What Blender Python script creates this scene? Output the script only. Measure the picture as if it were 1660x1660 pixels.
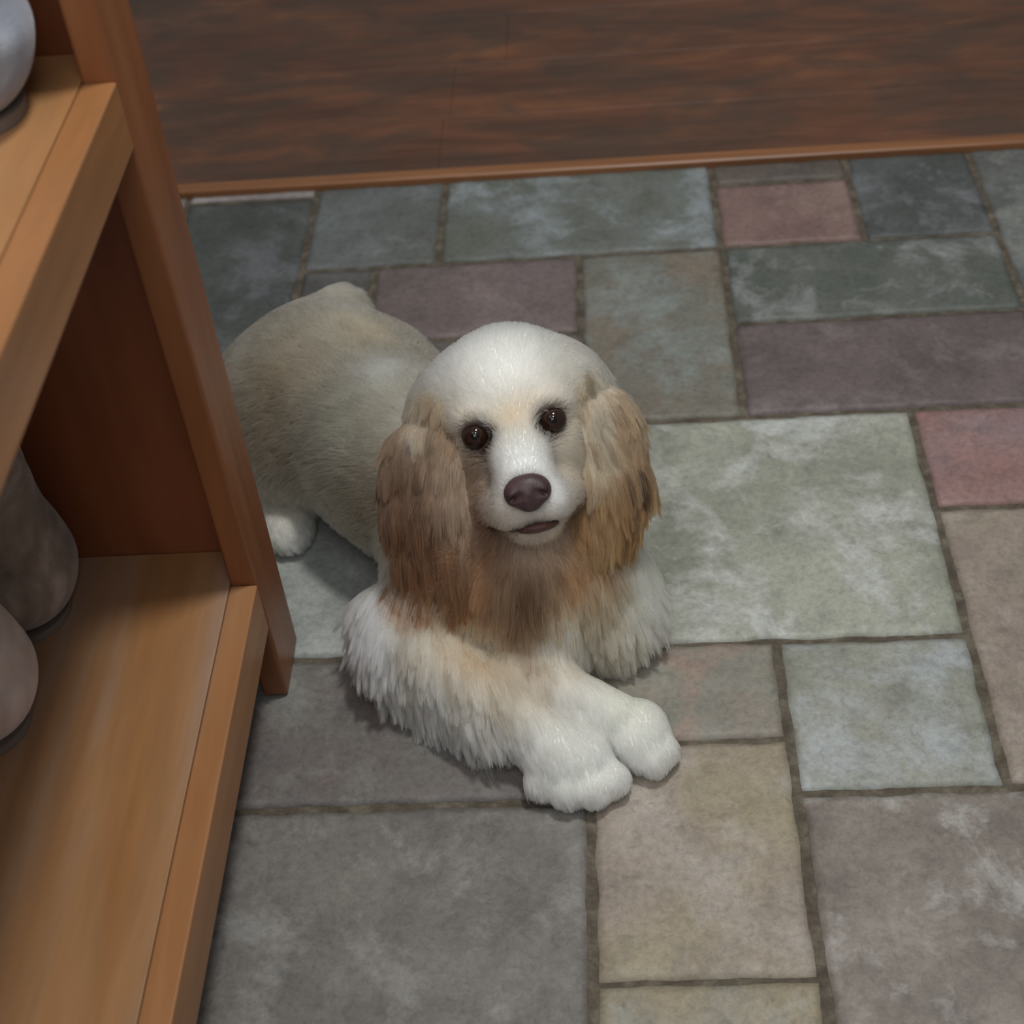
import bpy, math, random
import numpy as np
from mathutils import Matrix, Vector, noise as mnoise
from mathutils.kdtree import KDTree

for o in list(bpy.data.objects): bpy.data.objects.remove(o)
SC = bpy.context.scene
COL = SC.collection
rng = np.random.default_rng(7)
random.seed(7)

# ---------------------------------------------------------------- camera, light, exposure
CAM = np.array([0.0, 0.0, 1.0])
AR = np.array([0.99654319, 0.02034130, -0.08054752])      # camera right
AU = np.array([0.04457857, 0.68722003, 0.72508026])       # camera up
AF = np.array([-0.07010295, 0.72616449, -0.68393765])     # camera forward
cam_d = bpy.data.cameras.new('camera')
cam = bpy.data.objects.new('camera', cam_d); COL.objects.link(cam)
cam.matrix_world = Matrix(((AR[0], AU[0], -AF[0], 0), (AR[1], AU[1], -AF[1], 0), (AR[2], AU[2], -AF[2], 1.0), (0, 0, 0, 1)))
cam_d.sensor_width = 36; cam_d.sensor_fit = 'HORIZONTAL'; cam_d.lens = 54.19
cam_d.dof.use_dof = True; cam_d.dof.focus_distance = 1.20; cam_d.dof.aperture_fstop = 7.0
cam_d.clip_start = 0.02
SC.camera = cam
w = bpy.data.worlds.new('world'); SC.world = w; w.use_nodes = True
bg = w.node_tree.nodes['Background']; bg.inputs[0].default_value = (0.90, 0.95, 1.0, 1); bg.inputs[1].default_value = 0.16
ld = bpy.data.lights.new('ceiling_lamp_light', 'AREA'); ld.shape = 'DISK'; ld.size = 0.30; ld.energy = 23; ld.color = (1.0, 0.99, 0.95)
lo = bpy.data.objects.new('ceiling_lamp_light', ld); COL.objects.link(lo); lo.location = (0.27, 1.07, 2.45)
lo.rotation_euler = (Vector((0.27, 1.07, 2.45)) - Vector((0.0, 0.9, 0))).to_track_quat('Z', 'Y').to_euler()
ld2 = bpy.data.lights.new('room_fill_light', 'AREA'); ld2.shape = 'SQUARE'; ld2.size = 1.7; ld2.energy = 21; ld2.color = (0.96, 0.98, 1.0)  # unseen fill added behind and above the camera to brighten camera-facing sides
lo2 = bpy.data.objects.new('room_fill_light', ld2); COL.objects.link(lo2); lo2.location = (-0.25, -0.55, 2.2); lo2.rotation_euler = (Vector((-0.25, -0.55, 2.2)) - Vector((-0.1, 0.8, 0))).to_track_quat('Z', 'Y').to_euler()
SC.view_settings.view_transform = 'Standard'; SC.view_settings.look = 'None'
SC.view_settings.gamma = 1; SC.view_settings.use_curve_mapping = False; SC.view_settings.exposure = 0.13

# ---------------------------------------------------------------- helpers
def lin(r, g, b):
    f = lambda v: (v/255/12.92) if v/255 <= 0.04045 else ((v/255+0.055)/1.055)**2.4
    return np.array([f(r), f(g), f(b)])
def link(o, parent=None):
    COL.objects.link(o)
    if parent is not None: o.parent = parent
    return o
def mesh_obj(name, V, F, mat=None, parent=None, smooth=True):
    me = bpy.data.meshes.new(name); me.from_pydata([tuple(map(float, v)) for v in V], [], [tuple(map(int, f)) for f in F])
    if smooth: me.polygons.foreach_set('use_smooth', [True]*len(me.polygons))
    me.update()
    if mat: me.materials.append(mat)
    return link(bpy.data.objects.new(name, me), parent)
def empty(name, loc, label, cat, group=None):
    o = bpy.data.objects.new(name, None); o.location = loc; o.empty_display_size = 0.05
    o['label'] = label; o['category'] = cat
    if group: o['group'] = group
    COL.objects.link(o); return o
def local(o, parent):
    o.matrix_parent_inverse = Matrix.Translation(-Vector(parent.location))
    return o
def box(name, lo_, hi_, mat, parent=None, bev=0.003):
    (x0, y0, z0), (x1, y1, z1) = lo_, hi_
    V = [(x, y, z) for z in (z0, z1) for y in (y0, y1) for x in (x0, x1)]
    F = [(0, 2, 3, 1), (4, 5, 7, 6), (0, 1, 5, 4), (2, 6, 7, 3), (0, 4, 6, 2), (1, 3, 7, 5)]
    o = mesh_obj(name, V, F, mat, parent, smooth=True)
    m = o.modifiers.new('b', 'BEVEL'); m.width = bev; m.segments = 3; m.limit_method = 'ANGLE'
    m2 = o.modifiers.new('wn', 'WEIGHTED_NORMAL'); m2.keep_sharp = True
    if parent: local(o, parent)
    return o
class NT:
    def __init__(s, name):
        s.m = bpy.data.materials.new(name); s.m.use_nodes = True; s.t = s.m.node_tree; s.t.nodes.clear()
        s.out = s.n('ShaderNodeOutputMaterial')
    def n(s, typ, **kw):
        x = s.t.nodes.new(typ)
        for k, v in kw.items(): setattr(x, k, v)
        return x
    def l(s, a, b): s.t.links.new(a, b)
    def noise(s, vec, scale, detail=4, rough=0.6, dist=0.0):
        x = s.n('ShaderNodeTexNoise'); x.inputs['Scale'].default_value = scale; x.inputs['Detail'].default_value = detail
        x.inputs['Roughness'].default_value = rough; x.inputs['Distortion'].default_value = dist
        if vec is not None: s.l(vec, x.inputs['Vector'])
        return x.outputs['Fac']
    def ramp(s, fac, stops):
        x = s.n('ShaderNodeValToRGB'); e = x.color_ramp.elements
        while len(e) < len(stops): e.new(0.5)
        for i, (p_, c) in enumerate(stops): e[i].position = p_; e[i].color = (*c, 1) if not np.isscalar(c) else (c, c, c, 1)
        s.l(fac, x.inputs[0]); return x.outputs[0]
    def mix(s, fac, a, b, mode='MIX'):
        x = s.n('ShaderNodeMix', data_type='RGBA', blend_type=mode)
        for i, v in ((0, fac), (6, a), (7, b)):
            if hasattr(v, 'is_output'): s.l(v, x.inputs[i])
            else: x.inputs[i].default_value = v if np.isscalar(v) else (*v[:3], 1)
        return x.outputs[2]
    def bump(s, h, strength, dist):
        x = s.n('ShaderNodeBump'); x.inputs['Strength'].default_value = strength; x.inputs['Distance'].default_value = dist
        s.l(h, x.inputs['Height']); return x.outputs[0]
    def pbsdf(s, col, rough=0.5, normal=None, **kw):
        x = s.n('ShaderNodeBsdfPrincipled')
        if hasattr(col, 'is_output'): s.l(col, x.inputs['Base Color'])
        else: x.inputs['Base Color'].default_value = (*col[:3], 1)
        if hasattr(rough, 'is_output'): s.l(rough, x.inputs['Roughness'])
        else: x.inputs['Roughness'].default_value = rough
        if normal is not None: s.l(normal, x.inputs['Normal'])
        for k, v in kw.items(): x.inputs[k].default_value = v
        s.l(x.outputs[0], s.out.inputs[0]); return x
    def coords(s, scale=(1, 1, 1), rot=(0, 0, 0), kind='Object'):
        c = s.n('ShaderNodeTexCoord'); m = s.n('ShaderNodeMapping'); m.inputs['Scale'].default_value = scale; m.inputs['Rotation'].default_value = rot
        s.l(c.outputs[kind], m.inputs[0]); return m.outputs[0]
def wood_mat(name, c0, c1, c2, axis, rough=0.42, fine=1.0):
    """honey pine: long streaks along AXIS"""
    s = NT(name); sc = [9, 9, 9]; sc[axis] = 0.9
    geo = s.n('ShaderNodeNewGeometry'); m = s.n('ShaderNodeMapping'); m.inputs['Scale'].default_value = sc; s.l(geo.outputs['Position'], m.inputs[0])
    v = m.outputs[0]
    a = s.noise(v, 2.2, 3, 0.55, 0.6); b = s.noise(v, 9*fine, 4, 0.6, 0.3)
    col = s.ramp(a, [(0.3, c0), (0.52, c1), (0.72, c2)])
    col = s.mix(0.30, col, s.ramp(b, [(0.35, 0.55), (0.65, 1.0)]), 'MULTIPLY')
    s.pbsdf(col, rough, s.bump(b, 0.08, 0.002))
    return s.m

# ---------------------------------------------------------------- tiled floor
GX = [-0.357, -0.197, -0.034, 0.128, 0.290, 0.437, 0.600]
GY = [0.418, 0.570, 0.728, 0.887, 1.043, 1.187, 1.342, 1.487, 1.640]
YW = 1.664
a, b, c, d, e, f, g = GX
# (x0, x1, y0, y1, main colour, second colour, tint of stray patches)
TL = [
 (c, e, GY[3], GY[5], (164,166,148), (140,142,124), (188,190,184)),
 (d, e, GY[2], GY[3], (152,152,138), (132,134,118), (166,172,172)),
 (c, d, 0.785, GY[3], (146,130,114), (132,134,120), (162,130,112)),
 (c, d, GY[1], 0.781, (156,140,124), (158,144,112), (172,160,146)),
 (e, f, GY[4], GY[5], (156,110,102), (146,116,116), (166,122,114)),
 (e, f, GY[2], GY[4], (158,142,122), (142,124,112), (168,154,138)),
 (d, f, GY[0]-0.015, GY[2], (146,134,122), (120,108,98), (180,176,170)),
 (c, d, GY[0]-0.015, GY[1], (152,144,124), (160,142,106), (156,154,142)),
 (a, c, GY[0]-0.015, GY[2], (126,120,112), (110,104,98), (146,143,138)),
 (a, c, GY[2], GY[3], (112,110,104), (112,100,96), (134,134,126)),
 (a, c, GY[3], GY[5], (158,164,158), (140,146,138), (170,176,170)),
 (c, d, GY[5], GY[7], (118,120,108), (130,116,98), (134,142,136)),
 (d, f, GY[6], GY[7], (104,108,98), (88,94,84), (140,144,142)),
 (d, f, GY[5], GY[6], (112,96,94), (96,84,80), (128,114,114)),
 (a, b, GY[7], YW, (108,114,112), (100,100,92), (124,130,130)),
 (b, d, GY[7], YW, (118,124,118), (104,108,96), (144,154,158)),
 (d, e, GY[7], 1.618, (140,106,98), (128,94,88), (150,118,108)),
 (d, e, 1.620, YW, (108,94,84), (96,86,78), (118,108,98)),
 (e, f, GY[7], YW, (92,96,94), (80,84,80), (120,122,126)),
 (f, g, GY[6], YW, (112,114,108), (96,98,94), (130,132,126)),
 (f, g, GY[5], GY[6], (114,98,96), (98,86,82), (128,114,114)),
 (f, g, GY[3], GY[5], (150,134,118), (138,122,106), (160,146,130)),
 (-0.52, a, GY[5], 1.646, (88,92,86), (78,82,78), (110,112,116)),
 (a, -0.270, GY[5], GY[7], (96,94,90), (88,86,82), (108,106,104)),
 (-0.270, c, GY[6], GY[7], (122,104,102), (112,98,92), (136,116,112)),
 (-0.270, c, GY[5], GY[6], (116,104,98), (104,98,92), (128,116,108)),
 (-0.52, a, 1.650, YW, (172,162,160), (150,138,136), (186,176,174)),
]
def tiled_floor():
    pal = [((118,120,108), (130,116,98), (134,142,136)), ((150,134,118), (138,122,106), (160,146,130)), ((126,120,112), (110,104,98), (146,143,138)), ((140,106,98), (128,94,88), (150,118,108)), ((158,160,142), (136,138,120), (180,184,180))]
    xs = sorted(set([round(v, 4) for v in GX] + [-0.52] + [round(-0.52-0.162*k, 4) for k in range(1, 9)] + [round(0.6+0.16*k, 4) for k in range(1, 7)]))
    ys = sorted(set([round(v, 4) for v in GY[:-1]] + [GY[0]-0.015] + [round(0.403-0.155*k, 4) for k in range(1, 8)] + [YW]))
    ys.remove(GY[0])
    tiles = list(TL)
    cov = lambda x, y: any(t[0] < x < t[1] and t[2] < y < t[3] for t in tiles)
    for i in range(len(xs)-1):
        for j in range(len(ys)-1):
            cx, cy = (xs[i]+xs[i+1])/2, (ys[j]+ys[j+1])/2
            if cov(cx, cy): continue
            x1, y1 = xs[i+1], ys[j+1]
            if i+2 < len(xs) and random.random() < .5 and not cov((xs[i+1]+xs[i+2])/2, cy): x1 = xs[i+2]
            elif j+2 < len(ys) and random.random() < .5 and not cov(cx, (ys[j+1]+ys[j+2])/2): y1 = ys[j+2]
            tiles.append((xs[i], x1, ys[j], y1, *random.choice(pal)))
    V, F, CA, CB, CC, MI = [], [], [], [], [], []
    for (x0, x1, y0, y1, ca, cb, cc) in tiles:
        ds = lambda q: tuple(sum(q)/3+(v_-sum(q)/3)*.72 for v_ in q)
        ca, cb, cc = lin(*ds(ca)), lin(*ds(cb)), lin(*ds(cc))
        gap = 0.0040 if (y1-y0) > 0.03 and abs(y0-0.785) > 1e-3 and abs(y1-0.781) > 1e-3 else 0.0012
        x0 += 0.0042; x1 -= 0.0042; y0 += gap; y1 -= gap if y1 < YW-0.001 else 0.0008
        nx = max(2, int((x1-x0)/0.006)); ny = max(2, int((y1-y0)/0.006))
        X = np.linspace(x0, x1, nx+1); Y = np.linspace(y0, y1, ny+1)
        ox, oy = random.random()*50, random.random()*50
        ztile = random.uniform(-0.0004, 0.0004)
        base = len(V); st = ny+1
        for i_, x in enumerate(X):
            for j_, y in enumerate(Y):
                wob = lambda t, q: 0.0022*mnoise.noise(Vector((t*28+ox, q, oy))) + 0.0008*mnoise.noise(Vector((t*120+ox, q, oy)))
                px, py = x, y
                if i_ in (0, nx): px += wob(y, 1.0 if i_ else 2.0)
                if j_ in (0, ny): py += wob(x, 3.0 if j_ else 4.0)
                edge = min(i_, nx-i_, j_, ny-j_)
                z = ztile + (-0.0016 if edge == 0 else (-0.0003 if edge == 1 else 0)) + 0.0006*mnoise.noise(Vector((x*30+ox, y*30, oy)))
                V.append((px, py, z-0.0006))
        def q(*ids):
            F.append(ids); MI.append(0)
            CA.extend([ca]*len(ids)); CB.extend([cb]*len(ids)); CC.extend([cc]*len(ids))
        for i_ in range(nx):
            for j_ in range(ny):
                k = base+i_*st+j_; q(k, k+st, k+st+1, k+1)
        ring = [base+i_*st for i_ in range(nx+1)] + [base+nx*st+j_ for j_ in range(1, ny+1)] + [base+i_*st+ny for i_ in range(nx-1, -1, -1)] + [base+j_ for j_ in range(ny-1, 0, -1)]
        lowb = len(V)
        for r_ in ring: V.append((V[r_][0], V[r_][1], -0.012))
        n_ = len(ring)
        for k in range(n_): q(ring[k], lowb+k, lowb+(k+1) % n_, ring[(k+1) % n_])
    gb = len(V); gx0, gx1, gy0, gy1 = -1.8, 1.55, -0.75, YW+0.02
    NG = 160
    for i_ in range(NG+1):
        for j_ in range(NG+1):
            x = gx0+(gx1-gx0)*i_/NG; y = gy0+(gy1-gy0)*j_/NG
            V.append((x, y, -0.0040+0.0006*mnoise.noise(Vector((x*40, y*40, 3)))))
    for i_ in range(NG):
        for j_ in range(NG):
            k = gb+i_*(NG+1)+j_; F.append((k, k+NG+1, k+NG+2, k+1)); MI.append(1)
            for L in (CA, CB, CC): L.extend([np.zeros(3)]*4)
    s = NT('slate_look_tile')
    co = s.coords(); at = [s.n('ShaderNodeAttribute', attribute_name=n_).outputs['Color'] for n_ in ('tile_a', 'tile_b', 'tile_c')]
    big = s.noise(co, 8, 4, .6, .3); mid = s.noise(co, 30, 6, .66, .35); fine = s.noise(co, 150, 5, .7, .5); spk = s.noise(co, 420, 3, .7)
    c2 = s.noise(s.coords(rot=(0.3, 0.2, 1)), 13, 6, .66, .4)
    col = s.mix(s.ramp(big, [(.40, 0), (.62, 1)]), at[0], at[1])
    col = s.mix(s.ramp(c2, [(.50, 0), (.64, .85)]), col, at[2])
    col = s.mix(0.8, col, s.ramp(mid, [(.30, 0.74), (.47, .97), (.62, 1.08), (.78, 1.2)]), 'MULTIPLY')
    col = s.mix(0.55, col, s.ramp(fine, [(.32, 0.62), (.5, 1.0), (.7, 1.28)]), 'MULTIPLY')
    col = s.mix(0.4, col, s.ramp(spk, [(.3, 0.75), (.55, 1.05), (.7, 1.15)]), 'MULTIPLY')
    hh = s.mix(0.35, mid, fine)
    s.pbsdf(col, s.ramp(mid, [(.3, .62), (.7, .46)]), s.bump(hh, 0.3, 0.0025), **{'Specular IOR Level': 0.35})
    gmt = NT('grout'); gc = gmt.coords()
    gmt.pbsdf(gmt.ramp(gmt.noise(gc, 60, 5, .7), [(.35, lin(72, 64, 54)), (.5, lin(90, 81, 69)), (.66, lin(114, 106, 92))]), .9, gmt.bump(gmt.noise(gc, 300, 3), .5, .001))
    me = bpy.data.meshes.new('floor'); me.from_pydata(V, [], F)
    me.materials.append(s.m); me.materials.append(gmt.m); me.polygons.foreach_set('material_index', MI)
    for n_, L in (('tile_a', CA), ('tile_b', CB), ('tile_c', CC)):
        at_ = me.attributes.new(n_, 'FLOAT_COLOR', 'CORNER'); arr = np.ones((len(L), 4), np.float32); arr[:, :3] = np.array(L); at_.data.foreach_set('color', arr.ravel())
    me.polygons.foreach_set('use_smooth', [True]*len(F)); me.update()
    o = link(bpy.data.objects.new('floor', me)); o['kind'] = 'structure'; o['label'] = 'slate look tile floor in mixed green, grey and pink rectangles'
tiled_floor()

def wood_floor():
    s = NT('dark_plank_floor')
    co = s.coords(scale=(1.3, 5, 5)); co2 = s.coords(scale=(3.0, 5, 5)); co3 = s.coords(scale=(2.5, 22, 22))
    a1 = s.noise(co, 2.3, 6, .62, 1.2); a2 = s.noise(co2, 1.8, 4, .6, .8); a3 = s.noise(co3, 3.5, 4, .65, .3)
    col = s.ramp(a1, [(.30, lin(84, 60, 46)), (.45, lin(100, 67, 50)), (.56, lin(112, 74, 54)), (.72, lin(134, 88, 58))])
    col = s.mix(s.ramp(a2, [(.44, 0), (.60, .75)]), col, tuple(lin(82, 66, 54)))
    col = s.mix(.5, col, s.ramp(a3, [(.3, .62), (.5, 1), (.7, 1.25)]), 'MULTIPLY')
    s.pbsdf(col, .42, s.bump(a3, .15, .002), **{'Specular IOR Level': 0.35})
    V, F = [], []
    y = YW; 
    first = True
    while y < 3.4:
        y1 = y + 0.145; x = -2.2 + random.random()*0.6 - .6
        while x < 2.2:
            x1 = x + random.uniform(.9, 1.3)
            g_ = .0001; bv = .0005; k = len(V); zt = .006
            for (u0, u1, v0, v1, zz) in ((x+g_, x1-g_, y+g_, y1-g_, -0.005), (x+g_, x1-g_, y+g_, y1-g_, zt-bv), (x+g_+bv, x1-g_-bv, y+g_+bv, y1-g_-bv, zt)):
                V += [(u0, v0, zz), (u1, v0, zz), (u1, v1, zz), (u0, v1, zz)]
            for t in (0, 4):
                for q in range(4): F.append((k+t+q, k+t+(q+1) % 4, k+t+4+(q+1) % 4, k+t+4+q))
            F.append((k+8, k+9, k+10, k+11)); x = x1
        y = y1
    o = mesh_obj('floor_wood', V, F, s.m, smooth=False); o['kind'] = 'structure'; o['label'] = 'dark brown wood plank floor beyond the tiles'
    s = NT('edge_strip_wood'); co = s.coords(scale=(.8, 14, 14)); n1 = s.noise(co, 3, 5, .6, .5)
    s.pbsdf(s.ramp(n1, [(.3, lin(112, 74, 46)), (.5, lin(142, 94, 58)), (.7, lin(160, 110, 72))]), .4, s.bump(n1, .1, .002))
    V = []; prof = [(0.000, -.006), (0.000, .0052), (.0022, .0070), (.018, .0070), (.020, .0062), (.020, -.006)]
    for x in (-2.2, 2.2): V += [(x, YW-0.001+p_[0], p_[1]) for p_ in prof]
    n_ = len(prof); F = [(k, k+1, n_+k+1, n_+k) for k in range(n_-1)]
    F = [tuple(reversed(t)) for t in F]
    o = mesh_obj('trim_1', V, F, s.m, smooth=False); o['kind'] = 'structure'; o['label'] = 'orange brown wooden edge strip where planks meet tiles'
wood_floor()

# ---------------------------------------------------------------- wooden rack on the left
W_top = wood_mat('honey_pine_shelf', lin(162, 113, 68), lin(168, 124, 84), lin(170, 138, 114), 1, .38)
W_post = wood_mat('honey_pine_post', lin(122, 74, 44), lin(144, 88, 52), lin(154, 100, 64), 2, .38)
W_panel = wood_mat('red_brown_panel', lin(132, 74, 46), lin(146, 84, 52), lin(154, 92, 60), 2, .45, .6)  # same wood made redder, light bounced between the boards put into the colour
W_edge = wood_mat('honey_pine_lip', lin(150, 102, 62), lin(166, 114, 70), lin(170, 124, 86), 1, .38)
rack = empty('shoe_rack', (-0.47, 0.5, 0), 'honey coloured wooden rack with two shelves, standing on the tiles at the left', 'rack')
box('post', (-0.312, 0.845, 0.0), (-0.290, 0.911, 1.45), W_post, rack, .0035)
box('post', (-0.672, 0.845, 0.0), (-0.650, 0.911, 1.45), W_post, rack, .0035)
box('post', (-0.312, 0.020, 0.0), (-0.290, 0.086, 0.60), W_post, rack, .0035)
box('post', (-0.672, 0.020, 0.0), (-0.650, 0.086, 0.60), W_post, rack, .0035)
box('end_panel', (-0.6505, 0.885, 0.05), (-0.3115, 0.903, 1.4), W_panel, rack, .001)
def shelf(z0, z1):
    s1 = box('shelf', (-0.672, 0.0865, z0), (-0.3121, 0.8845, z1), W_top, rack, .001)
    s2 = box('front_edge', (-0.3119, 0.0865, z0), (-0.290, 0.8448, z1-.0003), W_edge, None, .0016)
    s2.parent = s1
    s2.matrix_parent_inverse = Matrix.Identity(4)
    return s1
shelf(0.087, 0.138); shelf(0.529, 0.574)

# ---------------------------------------------------------------- signed distance modelling
class Field:
    def __init__(s, lo_, hi_, dx):
        s.lo = np.array(lo_, float); s.dx = dx; s.n = np.ceil((np.array(hi_)-s.lo)/dx).astype(int)+1
        s.ax = [s.lo[i]+dx*np.arange(s.n[i]) for i in range(3)]; s.v = np.full(s.n, 0.08, np.float32); s.prims = []
    def region(s, bb, m):
        sl = []
        for i in range(3):
            a0 = max(0, int((bb[0][i]-m-s.lo[i])/s.dx)); a1 = min(s.n[i], int((bb[1][i]+m-s.lo[i])/s.dx)+2)
            sl.append(slice(a0, max(a1, a0+1)))
        P = np.stack(np.meshgrid(*[s.ax[i][sl[i]] for i in range(3)], indexing='ij'), -1).astype(np.float32)
        return tuple(sl), P
    def add(s, pr, k=0.015, sub=False):
        sl, P = s.region(pr.bb, 0.05+k); dd = pr.dist(P); v = s.v[sl]
        if sub:
            h = np.maximum(k-np.abs(-dd-v), 0)/k; s.v[sl] = np.maximum(v, -dd)+h*h*k*.25
        else:
            h = np.maximum(k-np.abs(dd-v), 0)/k; s.v[sl] = np.minimum(v, dd)-h*h*k*.25
            s.prims.append(pr)
    def smooth(s, it):
        for _ in range(it):
            v = s.v; w_ = v.copy()
            w_[1:-1, 1:-1, 1:-1] = (v[1:-1, 1:-1, 1:-1]*2+v[2:, 1:-1, 1:-1]+v[:-2, 1:-1, 1:-1]+v[1:-1, 2:, 1:-1]+v[1:-1, :-2, 1:-1]+v[1:-1, 1:-1, 2:]+v[1:-1, 1:-1, :-2])/8
            s.v = w_
    def sample(s, P):
        q = (P-s.lo)/s.dx; q = np.clip(q, 0.001, np.array(s.n)-1.001); i = q.astype(int); t = q-i
        o = 0
        for a_ in (0, 1):
            for b_ in (0, 1):
                for c_ in (0, 1):
                    w_ = (t[:, 0] if a_ else 1-t[:, 0])*(t[:, 1] if b_ else 1-t[:, 1])*(t[:, 2] if c_ else 1-t[:, 2])
                    o = o+w_*s.v[i[:, 0]+a_, i[:, 1]+b_, i[:, 2]+c_]
        return o
    def grad(s, P):
        h = s.dx
        G = np.stack([s.sample(P+np.eye(3)[k]*h)-s.sample(P-np.eye(3)[k]*h) for k in range(3)], 1)
        return G/np.maximum(np.linalg.norm(G, axis=1, keepdims=True), 1e-9)
    def mesh(s):
        """surface nets"""
        v = s.v; n = s.n; ins = v < 0
        corners = [(a_, b_, c_) for a_ in (0, 1) for b_ in (0, 1) for c_ in (0, 1)]
        cnt = sum(ins[a_:n[0]-1+a_, b_:n[1]-1+b_, c_:n[2]-1+c_].astype(np.int8) for a_, b_, c_ in corners)
        act = (cnt > 0) & (cnt < 8); idx = np.argwhere(act); ids = -np.ones(act.shape, int); ids[act] = np.arange(len(idx))
        acc = np.zeros((len(idx), 3)); num = np.zeros(len(idx))
        for a_ in corners:
            for ax in range(3):
                if a_[ax]: continue
                b_ = list(a_); b_[ax] = 1
                va = v[idx[:, 0]+a_[0], idx[:, 1]+a_[1], idx[:, 2]+a_[2]]; vb = v[idx[:, 0]+b_[0], idx[:, 1]+b_[1], idx[:, 2]+b_[2]]
                m = (va < 0) != (vb < 0); t = np.where(m, va/np.where(m, va-vb, 1), 0)
                p_ = np.tile(np.array(a_, float), (len(idx), 1)); p_[:, ax] = t
                acc[m] += p_[m]; num[m] += 1
        V = s.lo+(idx+acc/num[:, None])*s.dx
        F = []
        for ax in range(3):
            o1, o2 = [k for k in range(3) if k != ax]
            sa = [slice(None)]*3; sb = [slice(None)]*3; sa[ax] = slice(0, -1); sb[ax] = slice(1, None)
            A_, B_ = ins[tuple(sa)], ins[tuple(sb)]
            for flip, M in ((False, A_ & ~B_), (True, ~A_ & B_)):
                e_ = np.argwhere(M); e_ = e_[(e_[:, o1] > 0) & (e_[:, o2] > 0) & (e_[:, o1] < n[o1]-1) & (e_[:, o2] < n[o2]-1)]
                qs = []
                for d1, d2 in ((-1, -1), (0, -1), (0, 0), (-1, 0)):
                    c_ = e_.copy(); c_[:, o1] += d1; c_[:, o2] += d2; qs.append(ids[c_[:, 0], c_[:, 1], c_[:, 2]])
                Q = np.stack(qs, 1)
                if flip != (ax == 1): Q = Q[:, ::-1]
                F.append(Q)
        F = np.concatenate(F); F = F[(F >= 0).all(1)]
        return V, F
class Cap:
    def __init__(s, A, B, ra, rb, **kw):
        s.A, s.B, s.ra, s.rb, s.kw = np.array(A, float), np.array(B, float), ra, rb, kw
        r = max(ra, rb); s.bb = (np.minimum(s.A, s.B)-r, np.maximum(s.A, s.B)+r)
    def dist(s, P):
        d_ = s.B-s.A; t = np.clip(((P-s.A)@d_)/max(d_@d_, 1e-12), 0, 1)
        return np.linalg.norm(P-s.A-t[..., None]*d_, axis=-1)-(s.ra+(s.rb-s.ra)*t)
class Ell:
    def __init__(s, C_, R_, M=None, **kw):
        s.C, s.R, s.M, s.kw = np.array(C_, float), np.array(R_, float), (np.eye(3) if M is None else np.array(M)), kw
        r = max(R_); s.bb = (s.C-r, s.C+r)
    def dist(s, P):
        q = (P-s.C)@s.M.T; k0 = np.linalg.norm(q/s.R, axis=-1); k1 = np.linalg.norm(q/(s.R*s.R), axis=-1)
        return k0*(k0-1)/np.maximum(k1, 1e-9)

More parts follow.
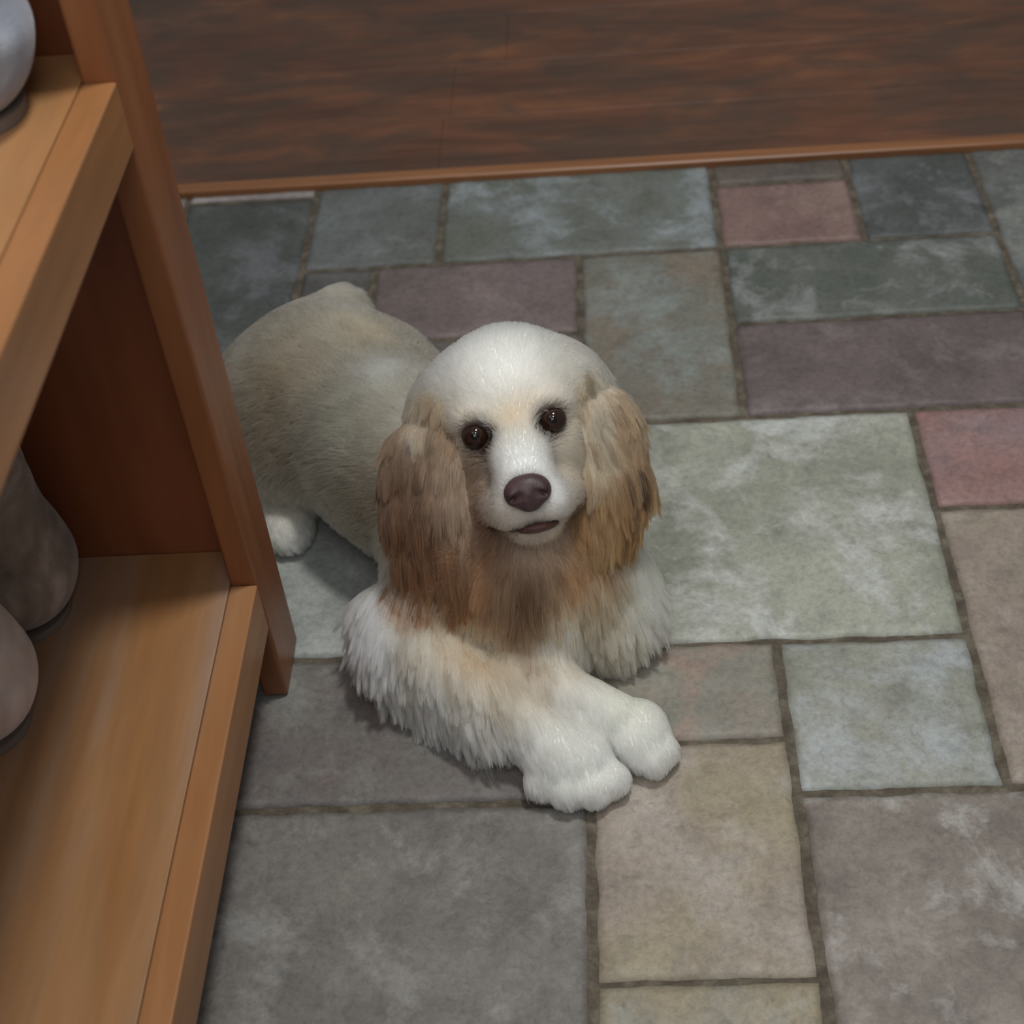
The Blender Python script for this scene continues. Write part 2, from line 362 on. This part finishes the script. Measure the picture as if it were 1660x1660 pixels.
# ---------------------------------------------------------------- boots
def boots():
    F_ = Field((-0.265, -0.075, -0.005), (0.055, 0.075, 0.25), 0.0035)
    F_.add(Cap((0, -0.004, .045), (0, .004, .045), .043, .043), .02)          # heel
    F_.add(Ell((-0.125, 0, .038), (.085, .048, .040)), .03)                    # toe box
    F_.add(Cap((0, 0, .045), (-0.11, 0, .045), .043, .042), .02)
    for k in range(6): F_.add(Ell((-0.022-.001*k, 0, .06+.028*k), (.062, .050, .04)), .02)   # shaft
    F_.add(Ell((-0.022, 0, .30), (.045, .038, .12)), .006, sub=True)           # opening
    F_.v = np.maximum(F_.v, (0.004-F_.ax[2])[None, None, :].astype(np.float32))
    F_.v = np.maximum(F_.v, (F_.ax[2]-0.222)[None, None, :].astype(np.float32))
    F_.smooth(1)
    V, F = F_.mesh()
    V[:, 2] += 0.004
    # soft leather folds round the ankle
    fold = np.array([mnoise.noise(Vector((v[0]*14, v[1]*14, v[2]*55))) for v in V])
    V[:, 0] += 0.0022*fold*np.clip((V[:, 2]-.03)/.03, 0, 1); V[:, 1] += 0.0016*fold*np.sign(V[:, 1])
    def suede(name, c0, c1, c2):
        s = NT(name); co = s.coords(); n1 = s.noise(co, 16, 4, .6, .8); n2 = s.noise(co, 500, 3, .6)
        s.pbsdf(s.ramp(n1, [(.36, c0), (.52, c1), (.68, c2)]), .9, s.bump(n2, .5, .001), **{'Sheen Weight': .35, 'Sheen Roughness': .5}); return s.m
    rub = NT('boot_sole_rubber'); rub.pbsdf(lin(120, 106, 96), .9)
    taupe = suede('taupe_suede', lin(104, 90, 78), lin(136, 122, 110), lin(176, 162, 150))
    pale = suede('lit_taupe_suede', lin(180, 162, 152), lin(198, 180, 172), lin(214, 198, 192))  # same suede as the other boot, its brighter lighting put into the colour
    blue = suede('blue_grey_suede', lin(138, 142, 156), lin(150, 154, 168), lin(176, 182, 190))
    cord_m = NT('boot_seam'); cord_m.pbsdf(lin(176, 164, 152), .8)
    sole_pts = [(.034*math.cos(t)-.002, .036*math.sin(t)) for t in np.linspace(-math.pi/2, math.pi/2, 17)] + [(-.10+.098*math.cos(t), .042*math.sin(t)) for t in np.linspace(math.pi/2+.25, 3*math.pi/2-.25, 21)]
    def make(loc, mat, label, group):
        t = empty('ankle_boot', loc, label, 'boot', group)
        me_o = mesh_obj('upper', V, F, mat, t)
        n_ = len(sole_pts); SV = [(x, y, 0) for x, y in sole_pts]+[(x, y, .007) for x, y in sole_pts]
        SF = [tuple(reversed(range(n_))), tuple(range(n_, 2*n_))]+[(k, (k+1) % n_, n_+(k+1) % n_, n_+k) for k in range(n_)]
        mesh_obj('sole', SV, SF, rub.m, t, smooth=False)
        return t
    make((-0.468, 0.824, 0.1385), taupe, 'dark taupe suede boot with its heel outward, on the lower shelf against the end panel', 'boots on the lower shelf')
    make((-0.472, 0.712, 0.1385), pale, 'taupe suede boot with a lit, paler tone painted in, on the lower shelf, the nearer of the two there', 'boots on the lower shelf')
    make((-0.369, 0.812, 0.5745), blue, 'blue grey suede boot standing on the upper shelf', None)
boots()

# ---------------------------------------------------------------- the dog
HO = np.array([-0.0805, 0.9255, 0.22])
hz = CAM-HO; hz /= np.linalg.norm(hz)
hx0 = AR-hz*(AR@hz); hx0 /= np.linalg.norm(hx0); hy0 = np.cross(hz, hx0)
ro = math.radians(12)
hx = hx0*math.cos(ro)+hy0*math.sin(ro); hy = np.cross(hz, hx)
HM = np.stack([hx, hy, hz])          # rows: head axes (right, crown, face)
def H(x, y, z): return HO+hx*x+hy*y+hz*z
def HD(x, y, z): return hx*x+hy*y+hz*z
WHITE = lin(220, 220, 212); CREAM = lin(204, 195, 174); BUFF = lin(190, 168, 136); GREY = lin(140, 133, 117)
BROWN = lin(120, 86, 56); DARK = lin(74, 50, 34); ORANGE = lin(176, 124, 78); TAN = lin(204, 182, 150); SKIN = lin(50, 34, 28)
DB = np.array([-0.60, 0.72, -0.1])   # towards the rump
G = np.array([0, 0, -1.0])
def K(col, comb, ln, lift=.35, dens=1.0, wave=.3, clump=.5): return dict(col=col, comb=np.array(comb, float), ln=ln, lift=lift, dens=dens, wave=wave, clump=clump)
kb = K(GREY, DB+G*.6, .017, .30, .8, .25, .35)
krump = K(lin(156, 147, 130), DB*.6+G*.8, .020, .30, .8, .3, .4)
kch = K(BUFF, G+np.array([0, -.3, 0]), .034, .35, 1.0, .5, .7)
kneck = K(BUFF, G+DB*.3, .026, .3, 1, .4, .6)
B = Field((-0.475, 0.66, -0.006), (0.115, 1.345, 0.335), 0.0029)
# trunk
B.add(Ell((-0.105, 0.935, 0.090), (.078, .080, .082), **kb), .02)
B.add(Cap((-0.105, 0.945, 0.092), (-0.190, 1.045, 0.090), .079, .080, **kb), .03)
B.add(Cap((-0.190, 1.045, 0.090), (-0.272, 1.140, 0.086), .080, .083, **kb), .03)
B.add(Ell((-0.285, 1.160, 0.084), (.085, .082, .078), **krump), .03)
# haunches and hind feet
B.add(Cap((-0.335, 1.150, 0.070), (-0.300, 1.085, 0.060), .058, .046, **krump), .03)
B.add(Cap((-0.372, 1.155, 0.022), (-0.322, 1.062, 0.018), .020, .019, **K(CREAM, (.4, -.8, -.2), .014)), .018)
B.add(Ell((-0.312, 1.040, 0.016), (.022, .030, .017), **K(WHITE, (.4, -.8, -.2), .008)), .014)
B.add(Cap((-0.225, 1.190, 0.066), (-0.150, 1.130, 0.040), .055, .040, **krump), .03)
B.add(Cap((-0.285, 1.215, 0.110), (-0.268, 1.232, 0.122), .030, .022, **K(CREAM, (.6, .1, -.2), .024, .5, 1, .5, .4)), .025)   # short tail
# chest and neck
B.add(Ell((-0.075, 0.888, 0.070), (.064, .052, .064), **kch), .025)
B.add(Cap((-0.100, 0.935, 0.120), H(0, -.012, -.085), .066, .052, **kneck), .03)
B.add(Cap((-0.080, 0.895, 0.100), H(0, -.070, -.075), .050, .040, **kch), .03)
# near foreleg (on the viewer's left) and its paw
klegu = K(CREAM, (-.15, -.85, -.45), .030, .32, 1, .5, .8)
kleg = K(lin(206, 192, 166), (.12, -.90, -.35), .034, .42, 1, .5, .8)
klegp = K(WHITE, (.25, -.85, -.40), .020, .34, 1.1, .3, .6)
kpaw = K(WHITE, (.35, -.80, -.45), .009, .3, 1.1, .2, .4)
B.add(Cap((-0.138, 0.915, 0.085), (-0.184, 0.868, 0.045), .048, .033, **klegu), .03)
B.add(Cap((-0.190, 0.868, 0.040), (-0.115, 0.805, 0.035), .033, .027, **kleg), .02)
B.add(Cap((-0.115, 0.805, 0.034), (-0.062, 0.762, 0.026), .026, .022, **klegp), .02)
B.add(Ell((-0.050, 0.752, 0.022), (.033, .025, .020), **kpaw), .014)
for (tx, ty, tr) in ((-0.072, .737, .0135), (-0.052, .728, .0150), (-0.030, .727, .0150), (-0.015, .736, .0140)):
    B.add(Cap((tx*.6-.4*.055, ty+.018, .016), (tx, ty, .0135), tr*.8, tr*.92, **K(WHITE, (.2, -.9, -.4), .006, .2, 1.2, .1, .2)), .006)
kfr = K(lin(214, 210, 196), (-.14, -.95, -.25), .042, .30, 1.6, .6, .9)
B.add(Cap((-0.205, 0.862, 0.022), (-0.120, 0.796, 0.018), .019, .016, **kfr), .008)
B.add(Cap((-0.206, 0.886, 0.058), (-0.206, 0.870, 0.030), .018, .016, **K(lin(232, 234, 234), (-.45, -.80, -.25), .036, .30, 1.6, .6, .9)), .012)
# far foreleg behind it
B.add(Cap((-0.075, 0.880, 0.060), (-0.070, 0.835, 0.035), .040, .028, **kch), .02)
B.add(Cap((-0.090, 0.830, 0.032), (-0.012, 0.788, 0.026), .024, .020, **kpaw), .012)
B.add(Ell((0.006, 0.779, 0.020), (.024, .028, .018), **kpaw), .005)
for (tx, ty, tr) in ((0.006, .758, .0120), (0.017, .754, .0128), (0.027, .764, .0115)):
    B.add(Cap((tx*.6, ty+.020, .017), (tx, ty, .0135), tr*.8, tr*.92, **K(WHITE, (.3, -.9, -.4), .006, .2, 1.2, .1, .2)), .006)
# far shoulder and elbow, feathered, on the viewer's right
kfar = K(lin(206, 204, 182), (.55, -.45, -.6), .034, .4, 1, .4, .6)
B.add(Cap((-0.040, 0.935, 0.085), (-0.005, 0.905, 0.042), .050, .034, **kfar), .03)
B.add(Ell((-0.020, 0.885, 0.030), (.034, .034, .026), **K(TAN, (.2, -.7, -.6), .028, .4, 1, .4, .7)), .02)
# head
def kh(col, comb, ln=.009, lift=.22, dens=1.3, wave=.15, clump=.2): return K(col, HD(*comb), ln, lift, dens, wave, clump)
B.add(Ell(H(0, .024, -.050), (.064, .058, .062), HM, **kh(WHITE, (0, .5, -1), .012)), .02)
for sx in (-1, 1):
    B.add(Ell(H(.048*sx, .020, -.058), (.033, .038, .036), HM, **kh(lin(196, 188, 168), (.5*sx, -1, .10), .030, .3, 1.4, .4, .5)), .02)
    B.add(Ell(H(.029*sx, -.022, -.030), (.026, .036, .034), HM, **kh(lin(176, 160, 138), (.5*sx, -.5, -.8), .010)), .02)
    B.add(Ell(H(.029*sx, .0125, -.003), (.018, .0095, .0125), HM, **kh(TAN, (.6*sx, .6, -.4), .007)), .012)
    B.add(Cap(H(.027*sx, -.058, -.008), H(.0135*sx, -.061, .038), .0175, .0165, **kh(lin(196, 182, 166), (.5*sx, -.4, -.8), .006)), .010)
B.add(Cap(H(0, -.004, -.010), H(0, -.040, .040), .026, .0215, **kh(WHITE, (0, .6, -.8), .006)), .015)
for sx in (-1, 1): B.add(Cap(H(.006*sx, -.078, -.020), H(.007*sx, -.0770, .026), .018, .0110, **kh(lin(178, 150, 132), (0, -.5, -.8), .007)), .009)
for sx in (-1, 1):
    B.add(Ell(H(.031*sx, -.0015, .011), (.0125, .0088, .012), HM), .006, sub=True)
B.add(Cap(H(0, -.060, .062), H(0, -.074, .058), .0016, .0018), .004, sub=True)     # philtrum
B.add(Cap(H(-.034, -.074, .008), H(-.012, -.0785, .046), .0030, .0036), .004, sub=True)   # lip line
B.add(Cap(H(.034, -.072, .008), H(.014, -.0785, .046), .0030, .0036), .004, sub=True)
B.add(Cap(H(-.016, -.0785, .046), H(.016, -.0785, .046), .0042, .0048), .004, sub=True)
B.v = np.maximum(B.v, (0.0015-B.ax[2])[None, None, :].astype(np.float32))
B.smooth(1)
# patches of coat colour and some painted shade, fixed to the animal: (centre, radius, colour, strength)
PB = [
 (H(0, .075, -.03), .035, lin(232, 230, 222), 1.0), (H(0, .045, .0), .030, lin(234, 232, 224), 1.0),
 (H(0, .004, .012), .017, lin(206, 184, 152), .9), (H(.016, .016, .004), .010, lin(196, 168, 130), .5),
 (H(-.030, .015, .0), .010, lin(218, 202, 184), .8), (H(.030, .015, .0), .010, lin(228, 216, 196), .8),
 (H(0, -.030, .050), .022, lin(240, 240, 238), 1.0), (H(.022, -.052, .052), .016, lin(240, 238, 236), 1.0),
 (H(-.040, -.035, .002), .020, lin(124, 104, 84), .95), (H(-.036, -.054, .002), .014, lin(132, 112, 92), .8), (H(-.052, -.006, -.03), .022, lin(130, 106, 84), .8),
 (H(-.068, .010, -.035), .020, lin(138, 114, 88), .9), (H(-.050, .000, -.012), .012, lin(132, 110, 88), .8), (H(-.035, -.024, .006), .013, lin(112, 92, 74), .9), (H(.074, .004, -.038), .016, lin(160, 132, 100), .8), ((-0.105, .805, .055), .030, lin(184, 160, 130), .8), ((-0.15, .835, .060), .028, lin(190, 168, 138), .6), (H(-.0225, -.005, .012), .0085, lin(58, 40, 32), .95), (H(.0230, -.004, .012), .0070, lin(84, 62, 50), .9), (H(-.030, -.012, .010), .0075, lin(80, 60, 48), .8), (H(.031, -.012, .010), .0060, lin(110, 86, 70), .7), (H(-.044, -.020, -.002), .014, lin(104, 84, 66), .8), (H(.050, -.030, -.0), .026, lin(186, 172, 150), .8), (H(.056, .012, -.03), .024, lin(190, 178, 158), .7),
 (H(-.050, .030, -.04), .020, lin(150, 134, 112), .8), (H(-.062, .02, -.06), .018, lin(150, 134, 110), .7),
 (H(.040, -.076, .0), .016, lin(84, 60, 46), 1.0), (H(.036, -.086, -.014), .016, lin(88, 62, 46), .9), (H(-.036, -.078, .006), .013, lin(80, 56, 42), .95), (H(-.024, -.064, .028), .013, lin(178, 158, 140), .7), (H(-.034, -.090, -.004), .016, lin(78, 54, 40), .95),  # mouth corners: dark lips with their shade painted in
 (H(.0, -.105, -.03), .022, lin(120, 90, 66), .9),
 ((-0.120, .851, .115), .036, lin(176, 118, 76), 1.0), ((-0.152, .875, .135), .034, lin(170, 128, 90), .9), ((-0.078, .845, .122), .026, lin(98, 70, 48), 1.0), ((-0.090, .836, .098), .020, lin(108, 80, 58), 1.0),
 ((-0.039, .862, .122), .026, lin(148, 100, 60), 1.0), ((-0.015, .875, .105), .026, lin(176, 134, 96), .8), ((-0.075, .90, .16), .03, lin(88, 62, 44), 1.0), ((-0.105, .88, .16), .03, lin(96, 68, 46), .9),
 ((-0.057, .834, .072), .020, lin(228, 214, 190), .9), ((-0.077, .823, .066), .012, lin(128, 100, 78), .9), ((-0.117, .842, .075), .024, lin(196, 164, 132), .8), ((0.02, .892, .06), .03, lin(214, 214, 194), .8),
 ((-0.212, .858, .070), .026, lin(244, 246, 250), 1.0), ((-0.160, .815, .030), .030, lin(224, 222, 210), .7), ((-0.115, .825, .068), .024, lin(196, 170, 138), .75),
 ((-0.155, .865, .080), .026, lin(208, 186, 156), .6), ((0.0, .790, .045), .022, lin(226, 226, 206), .7), ((-0.070, .790, .060), .020, lin(206, 184, 152), .5),
 ((-0.20, 1.06, .170), .028, lin(188, 188, 180), .8), ((-0.215, 1.15, .165), .035, lin(184, 166, 136), .7), ((-0.25, 1.19, .16), .030, lin(176, 170, 156), .6),
 ((-0.304, 1.089, .148), .040, lin(152, 138, 114), .8), ((-0.16, .985, .14), .030, lin(150, 152, 138), .7), ((-0.214, .949, .10), .045, lin(128, 118, 98), .8), ((-0.319, 1.065, .11), .035, lin(134, 120, 98), .8), ((-0.238, 1.009, .153), .035, lin(156, 154, 138), .6),
 ((-0.35, 1.14, .09), .04, lin(170, 156, 134), .8), ((-0.345, 1.10, .02), .03, lin(226, 212, 200), 1.0),
]
def patches(P, col):
    for c_, r_, cc, st in PB:
        w_ = st*np.exp(-(((P-np.array(c_))**2).sum(1))/(r_*r_)); col = col*(1-w_[:, None])+w_[:, None]*cc
    return col
def bare(P):
    """dark bare skin: eyelids, lips"""
    s_ = np.zeros(len(P))
    for c_, r_ in ((H(-.031, -.001, .010), .0185), (H(.031, -.001, .010), .0175), (H(-.021, -.005, .016), .0125), (H(.0215, -.006, .016), .0105), (H(-.028, -.011, .012), .0105), (H(.030, -.011, .012), .0095)):
        s_ = np.maximum(s_, np.clip(1.5-np.linalg.norm(P-c_, axis=1)/r_*1.15, 0, 1))
    for A_, B_ in ((H(-.034, -.074, .008), H(-.012, -.0785, .046)), (H(.034, -.072, .008), H(.014, -.0785, .046)), (H(-.018, -.0785, .046), H(.018, -.0785, .046))):
        d_ = Cap(A_, B_, 0, 0).dist(P); s_ = np.maximum(s_, np.clip(1.6-d_/.0045, 0, 1))
    s_ = np.maximum(s_, np.clip(1.4-np.linalg.norm(P-H(0, -.050, .064), axis=1)/.016, 0, 1))
    return s_
KEYS = ('ln', 'lift', 'dens', 'wave', 'clump')
def attrs(P, prims, tau=.013):
    W = np.zeros(len(P)); col = np.zeros((len(P), 3)); comb = np.zeros((len(P), 3)); sc = {k: np.zeros(len(P)) for k in KEYS}
    Dm = np.stack([pr.dist(P) for pr in prims], 1); Dm -= Dm.min(1, keepdims=True); Wt = np.exp(-Dm/tau)
    for i, pr in enumerate(prims):
        w_ = Wt[:, i]; W += w_; col += w_[:, None]*pr.kw['col']; comb += w_[:, None]*pr.kw['comb']/np.linalg.norm(pr.kw['comb'])
        for k in KEYS: sc[k] += w_*pr.kw[k]
    for k in KEYS: sc[k] /= W
    return col/W[:, None], comb/W[:, None], sc
def body_mat(name, attr):
    s = NT(name); at = s.n('ShaderNodeAttribute', attribute_name=attr); s.pbsdf(at.outputs['Color'], .65, **{'Specular IOR Level': .25}); return s.m
def fur_mat(name):
    s = NT(name); at = s.n('ShaderNodeAttribute', attribute_name='fur_col')
    h = s.n('ShaderNodeBsdfHairPrincipled'); h.model = 'CHIANG'; h.parametrization = 'COLOR'
    s.l(at.outputs['Color'], h.inputs['Color']); h.inputs['Roughness'].default_value = .6; h.inputs['Radial Roughness'].default_value = .6
    s.l(h.outputs[0], s.out.inputs[0]); return s.m
M_skin = body_mat('coat_base', 'coat_col'); M_fur = fur_mat('dog_hair')
def add_col(me, name, arr):
    at_ = me.attributes.new(name, 'FLOAT_COLOR', 'POINT'); a4 = np.ones((len(arr), 4), np.float32); a4[:, :3] = arr; at_.data.foreach_set('color', a4.ravel())
dog = empty('dog', (-0.12, 0.93, 0.0), 'cream and tan long eared spaniel lying on the tiles, looking up', 'dog')
def furred(name, Fd, parent, prims, coll, n_str, thick, seglen=8, extra=None, view=None):
    V, F = Fd.mesh()
    o = mesh_obj(name, V, F, M_skin, parent); 
    col, comb, sc = attrs(V, prims); col = patches(V, col) if extra is None else extra(V, col)
    bs = bare(V); add_col(o.data, 'coat_col', col*(1-bs[:, None])+bs[:, None]*SKIN)
    # samples
    T = np.concatenate([F[:, [0, 1, 2]], F[:, [0, 2, 3]]]); A_ = V[T[:, 0]]; e1 = V[T[:, 1]]-A_; e2 = V[T[:, 2]]-A_
    ar = np.linalg.norm(np.cross(e1, e2), axis=1); cen = A_+(e1+e2)/3
    dens = sc['dens'][T[:, 0]]*np.where(cen[:, 2] < .004, .1, 1)
    pr_ = ar*dens; pick = rng.choice(len(T), n_str, p=pr_/pr_.sum())
    u, v = rng.random(n_str), rng.random(n_str); fl = u+v > 1; u[fl] = 1-u[fl]; v[fl] = 1-v[fl]
    P = A_[pick]+u[:, None]*e1[pick]+v[:, None]*e2[pick]
    keep = rng.random(n_str) > bare(P)*1.15; P = P[keep]
    P_ = P+rng.normal(0, .004 if extra is None else .008, P.shape); col, comb, sc = attrs(P_, prims); P_ = P+rng.normal(0, .0025, P.shape); P_, P = P, P_; col = patches(P, col) if extra is None else extra(P, col)
    P = P_; n_ = len(P)
    N = coll.grad(P); comb /= np.maximum(np.linalg.norm(comb, axis=1, keepdims=True), 1e-6)
    big = np.array([mnoise.noise_vector(Vector(p_*28)) for p_ in P]); fine = np.array([mnoise.noise_vector(Vector(p_*95+9)) for p_ in P])
    Tn = comb+big*.35*sc['wave'][:, None]*2+rng.normal(0, .10, (n_, 3)); Tn -= N*(Tn*N).sum(1, keepdims=True); Tn /= np.maximum(np.linalg.norm(Tn, axis=1, keepdims=True), 1e-6)
    d_ = Tn+N*sc['lift'][:, None]; d_ /= np.linalg.norm(d_, axis=1, keepdims=True)
    lnf = sc['ln']*rng.uniform(.55, 1.15, n_)*(1+.55*big[:, 0]+.35*fine[:, 0]*(sc['ln'] > .018)); 
    step = lnf/seglen; pts = [P-N*.0006]; q = P.copy()
    marg = .0006+.0022*np.clip(sc['ln']/.03, 0, 1)*rng.random(n_)
    for k in range(seglen):
        wv = np.array([0.]) if False else fine*np.sin(k*1.1+big[:, 1:2]*9)*sc['wave'][:, None]*.55
        cb = comb-N*0
        dd = d_+cb*.22+G*.10*np.clip(sc['ln'][:, None]/.03, 0, 1.5)+wv
        dd /= np.linalg.norm(dd, axis=1, keepdims=True); d_ = dd*.65+d_*.35; d_ /= np.linalg.norm(d_, axis=1, keepdims=True)
        q = q+d_*step[:, None]; s_ = coll.sample(q); m = s_ < marg
        if m.any():
            g_ = coll.grad(q[m]); q[m] += g_*(marg[m]-s_[m])[:, None]
            dm = d_[m]; dm -= g_*np.minimum((dm*g_).sum(1, keepdims=True), 0); d_[m] = dm/np.maximum(np.linalg.norm(dm, axis=1, keepdims=True), 1e-6)
        q[:, 2] = np.maximum(q[:, 2], .0008+.002*rng.random(n_)*(q[:, 2] < .0008)); pts.append(q.copy())
    S = np.stack(pts, 1)
    # locks: strands drift towards a neighbouring guide strand
    ng = max(50, n_//38); gi = rng.choice(n_, ng, replace=False); kd = KDTree(ng)
    for i, k in enumerate(gi): kd.insert(S[k, 2], i)
    kd.balance(); near = np.array([kd.find(p_)[1] for p_ in S[:, 2]]); Gd = S[gi[near]]
    t = np.linspace(0, 1, seglen+1)**1.8; cl = sc['clump'][:, None]*rng.uniform(.6, 1, (n_, 1))*t[None, :]
    ok = np.linalg.norm(Gd[:, 0]-S[:, 0], axis=1) < .012; cl *= ok[:, None]
    S = S*(1-cl[..., None])+Gd*cl[..., None]
    gj = 1+(rng.normal(0, 1, ng)*.30)[near][:, None]*np.clip(sc['clump'][:, None]-.15, 0, .6)*1.5
    cj = gj*rng.normal(1, .07, (n_, 1))*(1+.16*big[:, 2:3]+.10*fine[:, :1]); col = np.clip(col*cj, 0.004, .97)
    cu = bpy.data.hair_curves.new('coat'); cu.add_curves([seglen+1]*n_)
    cu.points.foreach_set('position', S.astype(np.float32).ravel())
    rad = thick*(1-.75*np.linspace(0, 1, seglen+1)**1.6); cu.points.foreach_set('radius', np.tile(rad, n_).astype(np.float32))
    at_ = cu.attributes.new('fur_col', 'FLOAT_COLOR', 'CURVE'); a4 = np.ones((n_, 4), np.float32); a4[:, :3] = col; at_.data.foreach_set('color', a4.ravel())
    cu.materials.append(M_fur)
    c_o = bpy.data.objects.new(name+'_fur', cu); link(c_o, o)
    local(o, dog)
    return o, c_o

# ears: built as their own soft flaps
def ear(sx, rows, lo_, hi_, colf):
    E_ = Field(lo_, hi_, 0.003)
    prims = []
    for (x, y, z, hw, r, ln, col) in rows: prims.append((H(x, y, z), hw, r, ln, col))
    for i in range(len(prims)-1):
        (A_, hwa, ra, la, ca), (B_, hwb, rb, lb, cb) = prims[i], prims[i+1]
        for t in (-1, -.33, .33, 1):
            side = HD(1, 0, -.45*sx)
            E_.add(Cap(A_+side*hwa*t, B_+side*hwb*t, ra, rb, **K(ca, (B_-A_)/np.linalg.norm(B_-A_)+G*.4, la, .25, 1, .9, .8)), .012)
    E_.smooth(10); return E_
EL = ear(-1, [(-.060, .020, -.052, .012, .009, .022, lin(142, 120, 94)), (-.070, .000, -.032, .020, .012, .026, lin(100, 72, 50)), (-.075, -.020, -.026, .024, .012, .032, lin(78, 50, 32)), (-.081, -.050, -.026, .025, .012, .040, lin(90, 58, 36)), (-.081, -.080, -.032, .023, .011, .050, lin(132, 88, 54)), (-.079, -.100, -.040, .016, .009, .056, lin(176, 126, 82))],
         H(-.075, -.03, -.040)-.12, H(-.075, -.03, -.040)+.12, None)
ER = ear(1, [(.060, .016, -.054, .010, .009, .022, lin(170, 150, 122)), (.068, -.004, -.036, .016, .012, .024, lin(150, 122, 90)), (.070, -.025, -.034, .016, .012, .030, lin(126, 90, 56)), (.066, -.058, -.032, .019, .012, .036, lin(112, 76, 42)), (.056, -.086, -.036, .018, .011, .042, lin(124, 84, 48)), (.048, -.104, -.042, .013, .009, .046, lin(164, 114, 72))],
         H(.066, -.03, -.040)-.12, H(.066, -.03, -.040)+.12, None)
# one collision field for all strands
COLL = Field((-0.475, 0.66, -0.006), (0.115, 1.345, 0.335), 0.0029); COLL.v = B.v.copy()
XX = np.stack(np.meshgrid(*COLL.ax, indexing='ij'), -1)
for E_ in (EL, ER):
    hi_ = E_.lo+E_.dx*(E_.n-1)
    m = np.all((XX > E_.lo+E_.dx) & (XX < hi_-E_.dx), axis=-1); COLL.v[m] = np.minimum(COLL.v[m], E_.sample(XX[m]))
del XX
EPL = [(H(-.062, .024, -.040), .009, lin(166, 150, 126), .9), (H(-.080, .006, -.024), .010, lin(96, 70, 48), .8), (H(-.092, -.030, -.020), .013, lin(80, 54, 36), .8), (H(-.056, -.025, -.014), .014, lin(208, 180, 154), .9), (H(-.058, -.048, -.012), .014, lin(210, 182, 156), .9), (H(-.060, -.068, -.014), .012, lin(200, 168, 138), .8), (H(-.096, -.005, -.03), .014, DARK, .8), (H(-.082, -.045, -.012), .018, lin(92, 62, 40), .8), (H(-.076, .012, -.024), .010, lin(196, 178, 158), .8), (H(-.075, .032, -.035), .012, lin(128, 106, 84), .6), (H(-.085, -.085, -.03), .016, lin(110, 74, 48), .6)]  # includes a highlight painted along the inner edge of the ear
EPR = [(H(.062, .022, -.042), .010, lin(184, 172, 150), .9), (H(.056, -.035, -.020), .016, lin(206, 190, 160), .7), (H(.060, -.002, -.02), .014, lin(196, 184, 162), .7), (H(.082, -.008, -.03), .012, lin(128, 92, 60), .8), (H(.066, -.07, -.02), .016, lin(126, 88, 52), .7), (H(.050, -.085, -.02), .012, lin(190, 152, 104), .6)]
def epatch(L):
    def f_(P, col):
        for c_, r_, cc, st in L:
            w_ = st*np.exp(-(((P-np.array(c_))**2).sum(1))/(r_*r_)); col = col*(1-w_[:, None])+w_[:, None]*cc
        return col
    return f_
body, _ = furred('body', B, dog, B.prims, COLL, 190000, .00042)
body_fur = _; body_fur.name = 'coat'
el, elf = furred('ear', EL, dog, EL.prims, COLL, 26000, .00040, 10, epatch(EPL)); elf.name = 'ear_fur'
er, erf = furred('ear', ER, dog, ER.prims, COLL, 26000, .00040, 10, epatch(EPR)); erf.name = 'ear_fur'

# eyes
def sphere(name, C_, R_, mat, parent, M=None, seg=32):
    V, F = [], []
    for i in range(seg+1):
        th = math.pi*i/seg
        for j in range(seg*2):
            ph = math.pi*j/seg; v = np.array([math.sin(th)*math.cos(ph)*R_[0], math.sin(th)*math.sin(ph)*R_[1], math.cos(th)*R_[2]])
            V.append(np.array(C_)+(v@M if M is not None else v))
    n_ = seg*2
    for i in range(seg):
        for j in range(n_):
            F.append((i*n_+j, (i+1)*n_+j, (i+1)*n_+(j+1) % n_, i*n_+(j+1) % n_))
    o = mesh_obj(name, V, F, mat, parent); local(o, dog) if parent is dog else None
    return o
s = NT('brown_iris'); s.pbsdf(lin(44, 26, 18), .08, **{'Specular IOR Level': .5})
s2 = NT('black_pupil'); s2.pbsdf(lin(14, 10, 8), .08, **{'Specular IOR Level': .5})
for sx in (-1, 1):
    ey = sphere('eye', H(.031*sx, -.001, .0008), (.0112, .0112, .0112), s.m, dog)
    sphere('pupil', H(.031*sx, -.001, .0008)+HD(0, 0, .0074), (.0052, .0052, .0042), s2.m, ey, HM, 20)
# nose leather
NF = Field(H(0, -.05, .065)-.035, H(0, -.05, .065)+.035, .0011)
NF.add(Ell(H(0, -.0465, .058), (.0162, .0110, .0110), HM, col=0), .006)
NF.add(Ell(H(0, -.0560, .058), (.0105, .0090, .0095), HM, col=0), .008)
for sx in (-1, 1):
    NF.add(Ell(H(.0115*sx, -.0505, .058), (.0062, .0075, .0095), HM, col=0), .005)
for sx in (-1, 1):
    NF.add(Cap(H(.0070*sx, -.0515, .0690), H(.0125*sx, -.0530, .0640), .0022, .0018), .003, sub=True)
NF.add(Cap(H(0, -.0540, .0700), H(0, -.066, .0665), .0008, .0010), .002, sub=True)
NF.smooth(1)
V, F = NF.mesh()
s = NT('nose_leather'); co = s.coords(); n1 = s.noise(co, 900, 2, .5); n2 = s.noise(co, 90, 3)
s.pbsdf(s.ramp(n2, [(.35, lin(58, 40, 42)), (.65, lin(84, 60, 62))]), .45, s.bump(n1, .4, .0006))
o = mesh_obj('nose', V, F, s.m, dog); local(o, dog)
# tongue just showing between the lips
s = NT('dark_lip'); s.pbsdf(lin(84, 54, 48), .45)
o = sphere('tongue', H(.002, -.0785, .030), (.017, .0050, .018), s.m, dog, HM, 20)
o['label'] = 'dark reddish tongue just showing'
